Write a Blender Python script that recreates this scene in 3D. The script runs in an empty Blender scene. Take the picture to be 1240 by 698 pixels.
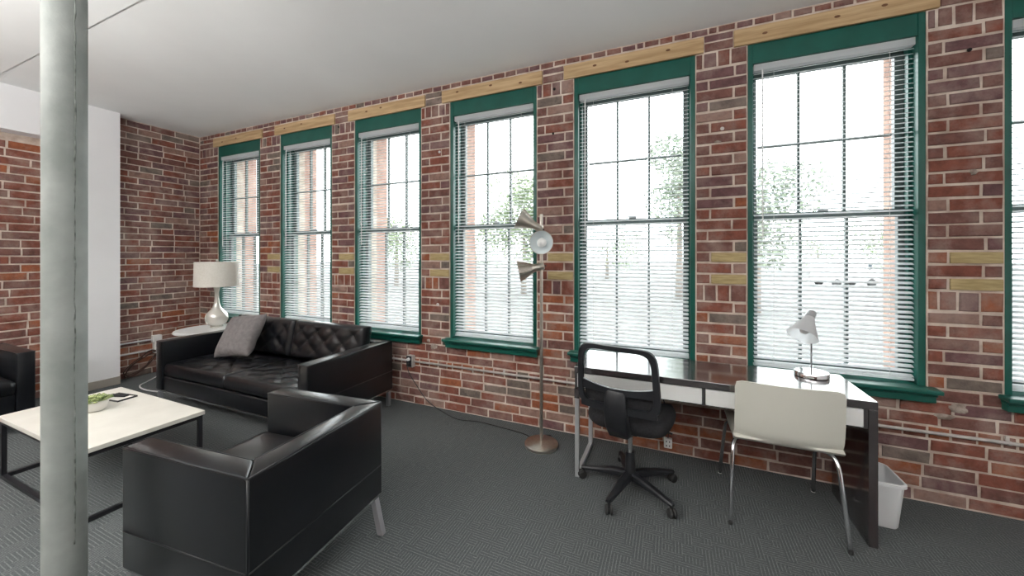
import bpy, bmesh, math, random
from mathutils import Matrix, Vector, noise
R = random.Random(7)
PI = math.pi
C = bpy.context.scene.collection
sc = bpy.context.scene

# ------------------------------------------------------------------ camera
CAMH = 1.5
cd = bpy.data.cameras.new('camera')
cam = bpy.data.objects.new('camera', cd); C.objects.link(cam)
cd.sensor_fit = 'HORIZONTAL'; cd.sensor_width = 36.0
cd.lens = 36.0 * 450.0 / 1240.0
cd.shift_y = -(349.0 - 310.0) / 1240.0
cd.clip_start = 0.02; cd.clip_end = 400
cam.location = (0, 0, CAMH)
cam.rotation_euler = (PI / 2, 0, math.atan2(450.0, 1042.0))
sc.camera = cam

# ------------------------------------------------------------------ view
sc.view_settings.view_transform = 'Standard'
sc.view_settings.look = 'None'
sc.view_settings.gamma = 1.0
sc.view_settings.use_curve_mapping = False
sc.view_settings.exposure = 0.42
try:
    sc.cycles.use_denoising = True
    sc.cycles.max_bounces = 10
    sc.cycles.diffuse_bounces = 5
    sc.cycles.transparent_max_bounces = 24
    sc.cycles.sample_clamp_indirect = 8.0
except Exception:
    pass

# ------------------------------------------------------------------ sky
w = bpy.data.worlds.new('overcast_sky'); sc.world = w; w.use_nodes = True
nt = w.node_tree; nt.nodes.clear()
wo = nt.nodes.new('ShaderNodeOutputWorld'); bg = nt.nodes.new('ShaderNodeBackground')
tc = nt.nodes.new('ShaderNodeTexCoord'); nz = nt.nodes.new('ShaderNodeTexNoise')
nz.inputs['Scale'].default_value = 2.2; nz.inputs['Detail'].default_value = 5
rp = nt.nodes.new('ShaderNodeValToRGB')
rp.color_ramp.elements[0].position = .35; rp.color_ramp.elements[0].color = (.84, .94, 1, 1)
rp.color_ramp.elements[1].position = .62; rp.color_ramp.elements[1].color = (1, 1, 1, 1)
nt.links.new(tc.outputs['Generated'], nz.inputs['Vector'])
nt.links.new(nz.outputs['Fac'], rp.inputs['Fac'])
nt.links.new(rp.outputs['Color'], bg.inputs['Color'])
bg.inputs['Strength'].default_value = 6.5
nt.links.new(bg.outputs['Background'], wo.inputs['Surface'])

# ------------------------------------------------------------------ added fill lamps (unseen behind the camera, bounced off the ceiling)
def area(name, loc, rot, sx, sy, power, col=(1, 1, 1)):
    l = bpy.data.lights.new(name, 'AREA'); l.shape = 'RECTANGLE'; l.size = sx; l.size_y = sy
    l.energy = power; l.color = col
    o = bpy.data.objects.new(name, l); C.objects.link(o); o.location = loc; o.rotation_euler = rot
    return o
area('fill_uplight', (-3.2, -1.6, 2.0), (PI, 0, 0), 2.4, 1.4, 290, (1, .985, .96))
area('fill_uplight', (.8, -1.6, 2.0), (PI, 0, 0), 2.4, 1.4, 150, (1, .985, .96))

# ------------------------------------------------------------------ material helpers
def mat(name, col=(.8, .8, .8), rough=.5, metal=0.0, spec=.5, **kw):
    m = bpy.data.materials.new(name); m.use_nodes = True
    b = m.node_tree.nodes['Principled BSDF']
    b.inputs['Base Color'].default_value = (*col, 1)
    b.inputs['Roughness'].default_value = rough
    b.inputs['Metallic'].default_value = metal
    b.inputs['Specular IOR Level'].default_value = spec
    for k, v in kw.items():
        b.inputs[k.replace('_', ' ')].default_value = v
    return m
def N(m, t, **kw):
    n = m.node_tree.nodes.new(t)
    for k, v in kw.items():
        if k in n.inputs: n.inputs[k].default_value = v
        else: setattr(n, k, v)
    return n
def L(m, a, b): m.node_tree.links.new(a, b)
def bsdf(m): return m.node_tree.nodes['Principled BSDF']
def noisy(m, c1, c2, scale=8, detail=6, p0=.35, p1=.65, bump=0.0, bscale=60, coord='Object', stretch=None, dist=.002):
    t = N(m, 'ShaderNodeTexCoord'); src = t.outputs[coord]
    if stretch:
        mp = N(m, 'ShaderNodeMapping'); mp.inputs['Scale'].default_value = stretch; L(m, src, mp.inputs['Vector']); src = mp.outputs['Vector']
    n = N(m, 'ShaderNodeTexNoise', Scale=scale, Detail=detail); L(m, src, n.inputs['Vector'])
    r = N(m, 'ShaderNodeValToRGB')
    r.color_ramp.elements[0].position = p0; r.color_ramp.elements[0].color = (*c1, 1)
    r.color_ramp.elements[1].position = p1; r.color_ramp.elements[1].color = (*c2, 1)
    L(m, n.outputs['Fac'], r.inputs['Fac']); L(m, r.outputs['Color'], bsdf(m).inputs['Base Color'])
    if bump:
        n2 = N(m, 'ShaderNodeTexNoise', Scale=bscale, Detail=4); L(m, src, n2.inputs['Vector'])
        bm_ = N(m, 'ShaderNodeBump', Strength=bump, Distance=dist); L(m, n2.outputs['Fac'], bm_.inputs['Height'])
        L(m, bm_.outputs['Normal'], bsdf(m).inputs['Normal'])
    return m

M = {}
M['ceiling'] = noisy(mat('ceiling_paint', rough=.9), (.80, .80, .79), (.83, .83, .82), 1.5, bump=.1, bscale=90)
M['drywall'] = noisy(mat('drywall_paint', rough=.85), (.80, .79, .80), (.83, .82, .83), 2, bump=.08, bscale=120)
M['mortar'] = noisy(mat('lime_mortar', rough=.95), (.44, .34, .28), (.70, .60, .52), 9, bump=.6, bscale=55, coord='Generated' if False else 'Object', dist=.006)
def brick_mat(name, c, grey):
    m = mat(name, c, .9, spec=.25)
    g = N(m, 'ShaderNodeNewGeometry')
    n = N(m, 'ShaderNodeTexNoise', Scale=14, Detail=7, Roughness=.65); L(m, g.outputs['Position'], n.inputs['Vector'])
    r = N(m, 'ShaderNodeValToRGB')
    e = r.color_ramp.elements
    e[0].position = .30; e[0].color = (c[0] * .62, c[1] * .62, c[2] * .65, 1)
    e[1].position = .52; e[1].color = (*c, 1)
    x = e.new(.66); x.color = (c[0] * 1.18, c[1] * 1.2, c[2] * 1.2, 1)
    L(m, n.outputs['Fac'], r.inputs['Fac'])
    n2 = N(m, 'ShaderNodeTexNoise', Scale=4.5, Detail=8, Roughness=.7); L(m, g.outputs['Position'], n2.inputs['Vector'])
    r2 = N(m, 'ShaderNodeValToRGB'); r2.color_ramp.elements[0].position = .46; r2.color_ramp.elements[1].position = .72
    r2.color_ramp.elements[1].color = (.75, .75, .75, 1)
    L(m, n2.outputs['Fac'], r2.inputs['Fac'])
    mx = N(m, 'ShaderNodeMix', data_type='RGBA'); L(m, r2.outputs['Color'], mx.inputs[0])
    L(m, r.outputs['Color'], mx.inputs[6]); mx.inputs[7].default_value = (*grey, 1)
    L(m, mx.outputs[2], bsdf(m).inputs['Base Color'])
    n3 = N(m, 'ShaderNodeTexNoise', Scale=70, Detail=5); L(m, g.outputs['Position'], n3.inputs['Vector'])
    b = N(m, 'ShaderNodeBump', Strength=.7, Distance=.004); L(m, n3.outputs['Fac'], b.inputs['Height']); L(m, b.outputs['Normal'], bsdf(m).inputs['Normal'])
    return m
SMEAR = (.37, .28, .245)
BR = [brick_mat('brick_red', (0.224, 0.079, 0.055), SMEAR), brick_mat('brick_orange', (0.304, 0.102, 0.050), SMEAR),
      brick_mat('brick_brown', (0.184, 0.085, 0.070), SMEAR), brick_mat('brick_plum', (0.166, 0.086, 0.086), SMEAR),
      brick_mat('brick_grey', (0.170, 0.135, 0.115), SMEAR), brick_mat('brick_pale', (0.296, 0.179, 0.145), SMEAR)]
M['patch'] = noisy(mat('mortar_patch', rough=.95), (.22, .17, .14), (.44, .37, .32), 28, bump=.8, bscale=60, dist=.006)
M['nailer'] = noisy(mat('yellow_nailer', rough=.8), (.36, .27, .12), (.50, .39, .20), 12, stretch=(1, 6, 8))
M['pine'] = noisy(mat('pine_lintel', rough=.7), (.40, .26, .125), (.58, .41, .23), 5, detail=8, stretch=(.6, 5, 9), bump=.15, bscale=30)
M['knot'] = mat('pine_knot', (.16, .07, .03), .7)
M['green'] = noisy(mat('green_gloss_paint', rough=.32), (.005, .080, .060), (.007, .100, .076), 6)
M['sash'] = mat('dark_sash_paint', (.115, .155, .15), .4)
M['blind'] = mat('white_blind', (.86, .87, .88), .45)
_tr = N(M['blind'], 'ShaderNodeBsdfTranslucent'); _tr.inputs['Color'].default_value = (.88, .89, .90, 1)
_mx = N(M['blind'], 'ShaderNodeMixShader'); _mx.inputs[0].default_value = .68
_mo = M['blind'].node_tree.nodes['Material Output']
L(M['blind'], bsdf(M['blind']).outputs[0], _mx.inputs[1]); L(M['blind'], _tr.outputs[0], _mx.inputs[2]); L(M['blind'], _mx.outputs[0], _mo.inputs[0])
M['cord'] = mat('blind_cord', (.82, .82, .81), .6)
M['black_leather'] = noisy(mat('black_leather', rough=.33, spec=.22, **{'Coat_Weight': 1.0, 'Coat_IOR': 1.38, 'Coat_Roughness': .24}), (.003, .0037, .0052), (.006, .007, .0095), 4, bump=.18, bscale=260, dist=.001)
M['seam'] = mat('leather_piping', (.009, .010, .012), .42, spec=.35)
M['chrome'] = mat('chrome', (.78, .78, .80), .12, 1.0)
M['steel'] = noisy(mat('brushed_nickel', rough=.30, metal=1.0), (.62, .57, .50), (.72, .67, .60), 40, stretch=(1, 1, 12))
M['greymetal'] = mat('grey_metal_leg', (.52, .53, .55), .38, .6)
M['legsteel'] = mat('satin_steel_leg', (.36, .36, .38), .3, .6)
M['espresso'] = noisy(mat('espresso_laminate', rough=.16, spec=.7, **{'Coat_Weight': 1.0, 'Coat_Roughness': .12, 'Coat_IOR': 2.2}), (.016, .009, .010), (.030, .017, .017), 3, detail=8, stretch=(.6, 9, 9))
M['whitelam'] = mat('white_drawer_front', (.80, .80, .78), .35)
M['tabletop'] = noisy(mat('coffee_table_top', rough=.35), (.66, .63, .57), (.72, .69, .63), 5)
M['blackmetal'] = mat('black_steel', (.012, .012, .015), .4)
M['blackplastic'] = mat('black_plastic', (.014, .015, .018), .42)
M['blackfabric'] = noisy(mat('black_seat_fabric', rough=.9), (.010, .010, .012), (.02, .02, .023), 80, bump=.4, bscale=400)
M['cream'] = mat('cream_chair_shell', (.56, .55, .49), .38)
M['binplastic'] = mat('white_bin_plastic', (.78, .78, .79), .45)
M['whiteplastic'] = mat('white_plastic', (.82, .82, .80), .4)
M['lampshade'] = noisy(mat('linen_shade', rough=.9), (.74, .71, .64), (.80, .77, .71), 60, bump=.2, bscale=300)
M['glassbase'] = mat('mercury_glass', (.72, .70, .64), .12, .35, **{'Coat_Weight': .6})
M['whitetable'] = mat('white_gloss_table', (.82, .82, .82), .2)
M['pillow'] = noisy(mat('grey_pillow_fabric', rough=.95), (.17, .155, .155), (.22, .20, .20), 30, bump=.4, bscale=350)
M['shade_in'] = mat('white_enamel', (.80, .86, .88), .4)
M['bulb'] = mat('frosted_bulb', (.85, .85, .83), .3)
M['opal'] = mat('opal_shade', (.86, .86, .86), .25)
_tr = N(M['opal'], 'ShaderNodeBsdfTranslucent'); _tr.inputs['Color'].default_value = (.92, .92, .93, 1)
_mx = N(M['opal'], 'ShaderNodeMixShader'); _mx.inputs[0].default_value = .8
L(M['opal'], bsdf(M['opal']).outputs[0], _mx.inputs[1]); L(M['opal'], _tr.outputs[0], _mx.inputs[2]); L(M['opal'], _mx.outputs[0], M['opal'].node_tree.nodes['Material Output'].inputs[0])
M['pot'] = mat('white_pot', (.68, .66, .62), .5)
M['leaf'] = noisy(mat('succulent_leaf', rough=.5), (.10, .17, .05), (.50, .54, .24), 22)
M['galv'] = noisy(mat('galvanised_conduit', rough=.4, metal=.25), (.50, .47, .45), (.66, .62, .58), 20)
M['cablebrown'] = mat('brown_cable', (.05, .018, .010), .6)
M['cablewhite'] = mat('white_cable', (.75, .75, .76), .5)
M['column'] = noisy(mat('painted_column', rough=.6), (.22, .238, .225), (.30, .315, .30), 7, detail=8, bump=.5, bscale=35, dist=.004)
M['columnseam'] = noisy(mat('column_seam_paint', rough=.8), (.10, .11, .10), (.26, .28, .26), 30, bump=.8, bscale=60)
M['hole'] = mat('dark_hole', (.01, .01, .01), .9)
M['plaster'] = mat('plaster_plug', (.62, .58, .56), .8)
M['basetrim'] = mat('grey_base_trim', (.34, .31, .27), .6)
M['extbrick'] = brick_mat('exterior_brick', (.42, .26, .21), (.6, .45, .38))
M['farbrick'] = brick_mat('far_brick', (.10, .045, .035), (.16, .11, .09))
M['rubber'] = mat('dark_rubber', (.02, .02, .02), .7)
M['foliage'] = noisy(mat('tree_foliage', rough=.7), (.13, .17, .09), (.21, .26, .15), .8, coord='Object')
M['foliage2'] = noisy(mat('conifer_foliage', rough=.7), (.17, .20, .15), (.25, .29, .22), .8, coord='Object')
M['bark'] = mat('tree_bark', (.24, .20, .17), .9)
M['pavement'] = noisy(mat('pale_pavement', rough=.9), (.085, .085, .085), (.12, .12, .118), .3)
M['vanpaint'] = mat('white_van_paint', (.85, .85, .86), .3)
M['darkglass'] = mat('dark_glass', (.03, .04, .05), .1)
# carpet: short woven dashes lying both ways
m = M['carpet'] = mat('woven_carpet', rough=.95, spec=.15)
tcn = N(m, 'ShaderNodeTexCoord'); sx = N(m, 'ShaderNodeSeparateXYZ')
L(m, tcn.outputs['Object'], sx.inputs[0])
sn = N(m, 'ShaderNodeVectorMath', operation='SNAP'); sn.inputs[1].default_value = (.047, .041, 1); L(m, tcn.outputs['Object'], sn.inputs[0])
wn = N(m, 'ShaderNodeTexWhiteNoise'); wn.noise_dimensions = '2D'; L(m, sn.outputs[0], wn.inputs['Vector'])
gt = N(m, 'ShaderNodeMath', operation='GREATER_THAN'); gt.inputs[1].default_value = .5; L(m, wn.outputs['Value'], gt.inputs[0])
mxv = N(m, 'ShaderNodeMix', data_type='FLOAT'); L(m, gt.outputs[0], mxv.inputs[0]); L(m, sx.outputs['X'], mxv.inputs[2]); L(m, sx.outputs['Y'], mxv.inputs[3])
ml = N(m, 'ShaderNodeMath', operation='MULTIPLY'); ml.inputs[1].default_value = 64; L(m, mxv.outputs[0], ml.inputs[0])
fr = N(m, 'ShaderNodeMath', operation='FRACT'); L(m, ml.outputs[0], fr.inputs[0])
g2 = N(m, 'ShaderNodeMath', operation='GREATER_THAN'); g2.inputs[1].default_value = .74; L(m, fr.outputs[0], g2.inputs[0])
cn = N(m, 'ShaderNodeTexNoise', Scale=55, Detail=4); L(m, tcn.outputs['Object'], cn.inputs['Vector'])
mm = N(m, 'ShaderNodeMath', operation='MULTIPLY'); L(m, g2.outputs[0], mm.inputs[0]); L(m, cn.outputs['Fac'], mm.inputs[1])
cr = N(m, 'ShaderNodeValToRGB'); cr.color_ramp.elements[0].color = (.086, .094, .096, 1); cr.color_ramp.elements[1].color = (.19, .198, .20, 1)
cr.color_ramp.elements[1].position = .75
L(m, mm.outputs[0], cr.inputs['Fac'])
cn2 = N(m, 'ShaderNodeTexNoise', Scale=160, Detail=2); L(m, tcn.outputs['Object'], cn2.inputs['Vector'])
mc = N(m, 'ShaderNodeMix', data_type='RGBA', blend_type='MULTIPLY'); mc.inputs[0].default_value = .6
L(m, cr.outputs['Color'], mc.inputs[6])
cr2 = N(m, 'ShaderNodeValToRGB'); cr2.color_ramp.elements[0].position = .3; cr2.color_ramp.elements[0].color = (.5, .5, .5, 1); cr2.color_ramp.elements[1].position = .7
cr2.color_ramp.elements[1].color = (1.4, 1.4, 1.4, 1)
L(m, cn2.outputs['Fac'], cr2.inputs['Fac']); L(m, cr2.outputs['Color'], mc.inputs[7]); L(m, mc.outputs[2], bsdf(m).inputs['Base Color'])
cb = N(m, 'ShaderNodeBump', Strength=.5, Distance=.003); L(m, mm.outputs[0], cb.inputs['Height']); L(m, cb.outputs['Normal'], bsdf(m).inputs['Normal'])
# window glass: thin clear pane
m = M['glass'] = bpy.data.materials.new('window_glass'); m.use_nodes = True
m.node_tree.nodes.clear()
go = m.node_tree.nodes.new('ShaderNodeOutputMaterial'); gm = m.node_tree.nodes.new('ShaderNodeMixShader')
gtp = m.node_tree.nodes.new('ShaderNodeBsdfTransparent'); gtp.inputs['Color'].default_value = (.95, .97, .96, 1)
gg = m.node_tree.nodes.new('ShaderNodeBsdfGlossy'); gg.inputs['Roughness'].default_value = .02
glw = m.node_tree.nodes.new('ShaderNodeLayerWeight'); glw.inputs['Blend'].default_value = .5
gpw = m.node_tree.nodes.new('ShaderNodeMath'); gpw.operation = 'POWER'; gpw.inputs[1].default_value = 5.0
m.node_tree.links.new(glw.outputs['Facing'], gpw.inputs[0])
gf = m.node_tree.nodes.new('ShaderNodeMath'); gf.operation = 'MULTIPLY_ADD'; gf.inputs[1].default_value = .9; gf.inputs[2].default_value = .03
m.node_tree.links.new(gpw.outputs[0], gf.inputs[0])
for a, b in ((gf.outputs[0], gm.inputs[0]), (gtp.outputs[0], gm.inputs[1]), (gg.outputs[0], gm.inputs[2]), (gm.outputs[0], go.inputs[0])):
    m.node_tree.links.new(a, b)
# see-through chair mesh
m = M['chairmesh'] = bpy.data.materials.new('chair_mesh'); m.use_nodes = True
mb = m.node_tree.nodes['Principled BSDF']; mb.inputs['Base Color'].default_value = (.05, .05, .055, 1); mb.inputs['Roughness'].default_value = .7
mo = m.node_tree.nodes['Material Output']; mt = m.node_tree.nodes.new('ShaderNodeBsdfTransparent'); mmx = m.node_tree.nodes.new('ShaderNodeMixShader')
mmx.inputs[0].default_value = .17
m.node_tree.links.new(mt.outputs[0], mmx.inputs[1]); m.node_tree.links.new(mb.outputs[0], mmx.inputs[2]); m.node_tree.links.new(mmx.outputs[0], mo.inputs[0])

# ------------------------------------------------------------------ object helpers
def obj(name, bm, m, parent=None, smooth=False, angle=None):
    me = bpy.data.meshes.new(name)
    bmesh.ops.recalc_face_normals(bm, faces=bm.faces[:])
    bm.to_mesh(me); bm.free()
    if smooth:
        me.polygons.foreach_set('use_smooth', [True] * len(me.polygons))
        if angle:
            try: me.set_sharp_from_angle(angle=math.radians(angle))
            except Exception: pass
    for x in (m if isinstance(m, (list, tuple)) else [m]): me.materials.append(x)
    o = bpy.data.objects.new(name, me); C.objects.link(o)
    if parent: o.parent = parent
    return o
def inst(name, me, parent, loc=(0, 0, 0), rot=(0, 0, 0), scale=(1, 1, 1)):
    o = bpy.data.objects.new(name, me); C.objects.link(o); o.parent = parent
    o.location = loc; o.rotation_euler = rot; o.scale = scale
    return o
def tag(o, label, cat, group=None):
    o['label'] = label; o['category'] = cat
    if group: o['group'] = group
    return o
def thing(name, label, cat, loc=(0, 0, 0), rz=0, group=None):
    o = bpy.data.objects.new(name, None); C.objects.link(o); o.location = loc; o.rotation_euler = (0, 0, rz)
    o.empty_display_size = .1
    return tag(o, label, cat, group)
def struct(o): o['kind'] = 'structure'; return o
def box(bm, x0, x1, y0, y1, z0, z1, mi=0, bev=0.0, seg=2):
    r = bmesh.ops.create_cube(bm, size=1.0)
    vs = r['verts']
    for v in vs:
        v.co = Vector(((x0 + x1) / 2 + v.co.x * (x1 - x0), (y0 + y1) / 2 + v.co.y * (y1 - y0), (z0 + z1) / 2 + v.co.z * (z1 - z0)))
    fs = set(f for v in vs for f in v.link_faces)
    for f in fs: f.material_index = mi
    if bev > 0:
        es = list(set(e for v in vs for e in v.link_edges))
        bmesh.ops.bevel(bm, geom=es, offset=bev, segments=seg, profile=.5, affect='EDGES')
    return vs
def B(*a, **k):
    bm = bmesh.new(); box(bm, *a, **k); return bm
def tube(bm, pts, r, n=8, closed=False, cap=True):
    pts = [Vector(p) for p in pts]; k = len(pts)
    rr = r if isinstance(r, (list, tuple)) else [r] * k
    rings = []; up = None
    for i, p in enumerate(pts):
        if closed: t = pts[(i + 1) % k] - pts[i - 1]
        else: t = pts[min(i + 1, k - 1)] - pts[max(i - 1, 0)]
        t.normalize()
        if up is None:
            up = Vector((0, 0, 1)) if abs(t.z) < .9 else Vector((1, 0, 0))
        s = t.cross(up); s.normalize(); up = s.cross(t); up.normalize()
        rings.append([bm.verts.new(p + rr[i] * (math.cos(2 * PI * j / n) * s + math.sin(2 * PI * j / n) * up)) for j in range(n)])
    m_ = k if closed else k - 1
    for i in range(m_):
        a, b = rings[i], rings[(i + 1) % k]
        for j in range(n): bm.faces.new((a[j], a[(j + 1) % n], b[(j + 1) % n], b[j]))
    if cap and not closed:
        bm.faces.new(rings[0][::-1]); bm.faces.new(rings[-1])
    return rings
def T(pts, r, n=8, **k):
    bm = bmesh.new(); tube(bm, pts, r, n, **k); return bm
def lathe(prof, n=32, M4=None, cap=True):
    bm = bmesh.new(); rings = []
    for r, z in prof:
        rings.append([bm.verts.new((r * math.cos(2 * PI * j / n), r * math.sin(2 * PI * j / n), z)) for j in range(n)] if r > 1e-5 else [bm.verts.new((0, 0, z))])
    for a, b in zip(rings, rings[1:]):
        for j in range(n):
            if len(a) == 1 and len(b) == 1: continue
            if len(a) == 1: bm.faces.new((a[0], b[j], b[(j + 1) % n]))
            elif len(b) == 1: bm.faces.new((a[j], a[(j + 1) % n], b[0]))
            else: bm.faces.new((a[j], a[(j + 1) % n], b[(j + 1) % n], b[j]))
    if cap:
        for rg in (rings[0], rings[-1]):
            if len(rg) > 1:
                try: bm.faces.new(rg)
                except ValueError: pass
    if M4: bm.transform(M4)
    return bm
def smooth_path(pts, k=6):
    pts = [Vector(p) for p in pts]; out = []
    for i in range(len(pts) - 1):
        p0, p1, p2, p3 = pts[max(i - 1, 0)], pts[i], pts[i + 1], pts[min(i + 2, len(pts) - 1)]
        for j in range(k):
            t = j / k
            out.append(.5 * ((2 * p1) + (-p0 + p2) * t + (2 * p0 - 5 * p1 + 4 * p2 - p3) * t * t + (-p0 + 3 * p1 - 3 * p2 + p3) * t ** 3))
    out.append(pts[-1]); return out
def align(d, loc=(0, 0, 0)):          # z axis -> d
    q = Vector((0, 0, 1)).rotation_difference(Vector(d).normalized())
    return Matrix.Translation(loc) @ q.to_matrix().to_4x4()
def copy_tree(o, parent=None):
    c = o.copy(); C.objects.link(c)
    if parent: c.parent = parent
    for ch in list(o.children): copy_tree(ch, c)
    return c

# ------------------------------------------------------------------ room shell
YW = 3.07; XL = -6.13; ZC = 3.175
WIN = [(-5.712, -4.824), (-4.443, -3.565), (-3.219, -2.326), (-1.985, -1.093), (-.760, .156), (.488, 1.418), (1.748, 2.668)]
ZS, ZT = .69, 2.992
XR = 3.5; YF = -5.2

struct(obj('floor', B(XL - .3, XR, YF, YW + .01, -.12, 0), M['carpet']))
ceil = bmesh.new()
box(ceil, XL - .3, XR, YF, YW + .3, ZC, ZC + .12)
struct(obj('ceiling', ceil, M['ceiling']))
struct(obj('trim_2', B(-5.95, XR, YF, 1.266, ZC - .006, ZC + .01), M['ceiling']))   # dropped soffit over the camera
bm = bmesh.new()                                       # window wall, mortar bed
MY = YW + .006
box(bm, XL - .3, XR, MY, YW + .34, -.12, ZS - .03)
box(bm, XL - .3, XR, MY, YW + .34, ZT, ZC)
xs = [XL - .3] + [v for ab in WIN for v in ab] + [XR]
for i in range(0, len(xs), 2): box(bm, xs[i], xs[i + 1], MY, YW + .34, ZS - .03, ZT)
wall_back = struct(obj('wall_back', bm, M['mortar']))
wall_left = struct(obj('wall_left', B(XL - .3, XL - .006, YF, YW + .006, -.12, ZC), M['mortar']))
bm = bmesh.new()
box(bm, XL - .004, -5.95, 1.70, 2.18, 0, ZC)           # boxed chase
box(bm, XL - .004, -5.95, YF, 1.70, 2.737, ZC)         # bulkhead over the brick
struct(obj('trim_1', bm, M['drywall']))
struct(obj('baseboard_left', B(-5.95, -5.936, 1.70, 2.18, 0, .09, bev=.003), M['basetrim']))
struct(obj('wall_right', B(XR, XR + .12, YF, YW + .3, -.12, ZC), M['drywall']))
struct(obj('wall_front', B(XL - .3, XR + .12, YF - .12, YF, -.12, ZC), M['farbrick']))

# ------------------------------------------------------------------ bricks
def proj(p):
    f = 450.; n = math.hypot(1042, f)
    r = p[0] * 1042 / n + p[1] * f / n; d = -p[0] * f / n + p[1] * 1042 / n
    if d < .05: return None
    return 620 + f * r / d, 310 - f * (p[2] - CAMH) / d, f / d
def brick_verts(l, h, rng):
    j = lambda a: rng.uniform(-a, a)
    vs = []
    for y, ins, ja in ((.03, 0.0, .0), (.0045, 0.0, .0016), (0.0, .0045, .0022)):
        for sx_, sz in ((-1, -1), (1, -1), (1, 1), (-1, 1)):
            vs.append((sx_ * (l / 2 - ins) + j(ja), y + (j(.0012) if y == 0 else 0), sz * (h / 2 - ins) + j(ja)))
    vs.append((j(l * .2), -.001 + j(.0012), j(h * .2)))
    fs = []
    for a in (0, 4):
        for k in range(4): fs.append((a + k, a + (k + 1) % 4, a + 4 + (k + 1) % 4, a + 4 + k))
    for k in range(4): fs.append((8 + k, 8 + (k + 1) % 4, 12))
    return vs, fs
shapes = {}
def brick_mesh(l, h, k):
    key = (round(l, 2), round(h, 3), k)
    if key not in shapes:
        me = bpy.data.meshes.new('brick'); v, f = brick_verts(key[0], key[1], random.Random(hash(key) & 0xffff)); me.from_pydata(v, [], f)
        me.materials.append(BR[0]); shapes[key] = me
    return shapes[key]
ROT_BACK = Matrix.Identity(4); ROT_LEFT = Matrix.Rotation(PI / 2, 4, 'Z')
def lay(wall, items, rot, rz, limit=300):
    """items: (x, y, z, length, height, material)."""
    sized = []
    for it in items:
        q = proj(it[:3]); s = 0
        if q and -20 < q[0] < 1260 and -10 < q[1] < 708: s = q[2] * q[2] * it[3] * it[4]
        sized.append((s, it))
    sized.sort(key=lambda t: -t[0])
    for s, (x, y, z, l, h, mt_) in sized[:limit]:
        me = brick_mesh(l, h, R.randrange(3))
        o = bpy.data.objects.new('brick', me); C.objects.link(o); o.parent = wall
        o.location = (x, y, z); o.rotation_euler = (0, R.uniform(-.012, .012), rz)
        sl = o.material_slots[0]; sl.link = 'OBJECT'; sl.material = mt_
    if sized[limit:]:
        V, F, MI = [], [], []; mats = []
        for s, (x, y, z, l, h, mt_) in sized[limit:]:
            v, f = brick_verts(l, h, R); b0 = len(V)
            mtx = Matrix.Translation((x, y, z)) @ rot
            V += [tuple(mtx @ Vector(p)) for p in v]; F += [tuple(i + b0 for i in q) for q in f]
            if mt_ not in mats: mats.append(mt_)
            MI += [mats.index(mt_)] * len(f)
        me = bpy.data.meshes.new('small_bricks'); me.from_pydata(V, [], F)
        for q in mats: me.materials.append(q)
        me.polygons.foreach_set('material_index', MI)
        o = bpy.data.objects.new('brickwork', me); C.objects.link(o); o.parent = wall; o['kind'] = 'stuff'
def fill(a, b, L0, alt, jit=.012, joint=.014):
    """cut the run a..b into bricks of nominal length L0"""
    out = []; x = a; w_ = b - a
    if w_ < .03: return out
    if w_ < .62 and L0 > .15:
        s1 = min(L0 + R.uniform(-jit, jit), w_)
        rest = w_ - s1 - joint
        if rest < .05: return [(a, b)]
        if rest > L0 * 1.15: parts = [s1, rest / 2 - joint / 2, rest / 2 - joint / 2]
        else: parts = [s1, rest]
        if alt: parts = parts[::-1]
        for p in parts: out.append((x, x + p)); x += p + joint
        return out
    first = True
    while x < b - .03:
        l = L0 + R.uniform(-jit, jit)
        if first and alt: l *= R.uniform(.42, .6)
        elif R.random() < .07: l *= .5
        first = False
        if b - x - l < .05: l = b - x
        l = min(l, b - x)
        out.append((x, x + l)); x += l + joint
    return out
def pick(z, right):
    p = R.random()
    if z < 1.1: wts = [.34, .24 if right else .12, .20, .06, .08, .08]
    elif z < 1.9: wts = [.34, .08, .34, .14, .05, .05]
    else: wts = [.20, .0, .38, .32, .06, .04]
    for m_, w_ in zip(BR, wts):
        if p < w_: return m_
        p -= w_
    return BR[2]
rows = []
for k in range(1, 16): rows.append((-.07 + .0775 * k, .0655, 'h' if k == 6 else 's', k))
rows.append((1.172, .113, 'h', 0))
for k in range(20): rows.append((1.2975 + .0789 * k, .0665, 's', k))
rows += [(2.8795, .106, 'h', 0), (2.9975, .062, 's', 1), (3.0715, .044, 's', 0), (3.1265, .042, 'h', 0)]
blocked = [(a - .002, b + .002, ZS - .04, ZT) for a, b in WIN]
LINT = [(a - .085, b + .055, ZT, 3.108) for a, b in WIN]
items = []; nails = []
for z, h, kind, k in rows:
    ivs = [(XL + .01, XR - .05)]
    for (a, b, z0, z1) in blocked + LINT:
        if z + h > z0 + .004 and z < z1 - .004:
            nv = []
            for (p, q) in ivs:
                if b <= p or a >= q: nv.append((p, q)); continue
                if a - p > .02: nv.append((p, a - .006))
                if q - b > .02: nv.append((b + .006, q))
            ivs = nv
    for (p, q) in ivs:
        pier = q - p < .62
        L0 = .098 if kind == 'h' else .228
        if kind == 'h' and h > .09: L0 = .072
        seq = fill(p, q, L0, (k % 2) == 0)
        if pier and k in (0, 2) and 1.29 < z < 1.47 and kind == 's' and p > -6:
            nl = .22 if q - p > .3 else .14
            nails.append(((q - nl, q), z, h)); seq = fill(p, q - nl - .012, .115, False)
        for (u, v) in seq:
            yy = YW + R.uniform(-.003, .002)
            items.append(((u + v) / 2, yy, z + h / 2 + R.uniform(-.002, .002), v - u, h + R.uniform(-.006, .001), pick(z, (u + v) / 2 > -2.2)))
lay(wall_back, items, ROT_BACK, 0.0)
for (u, v), z, h in nails:
    obj('nailer_block', B(u, v, YW - .004, YW + .03, z, z + h, bev=.003), M['nailer'], wall_back)
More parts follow.
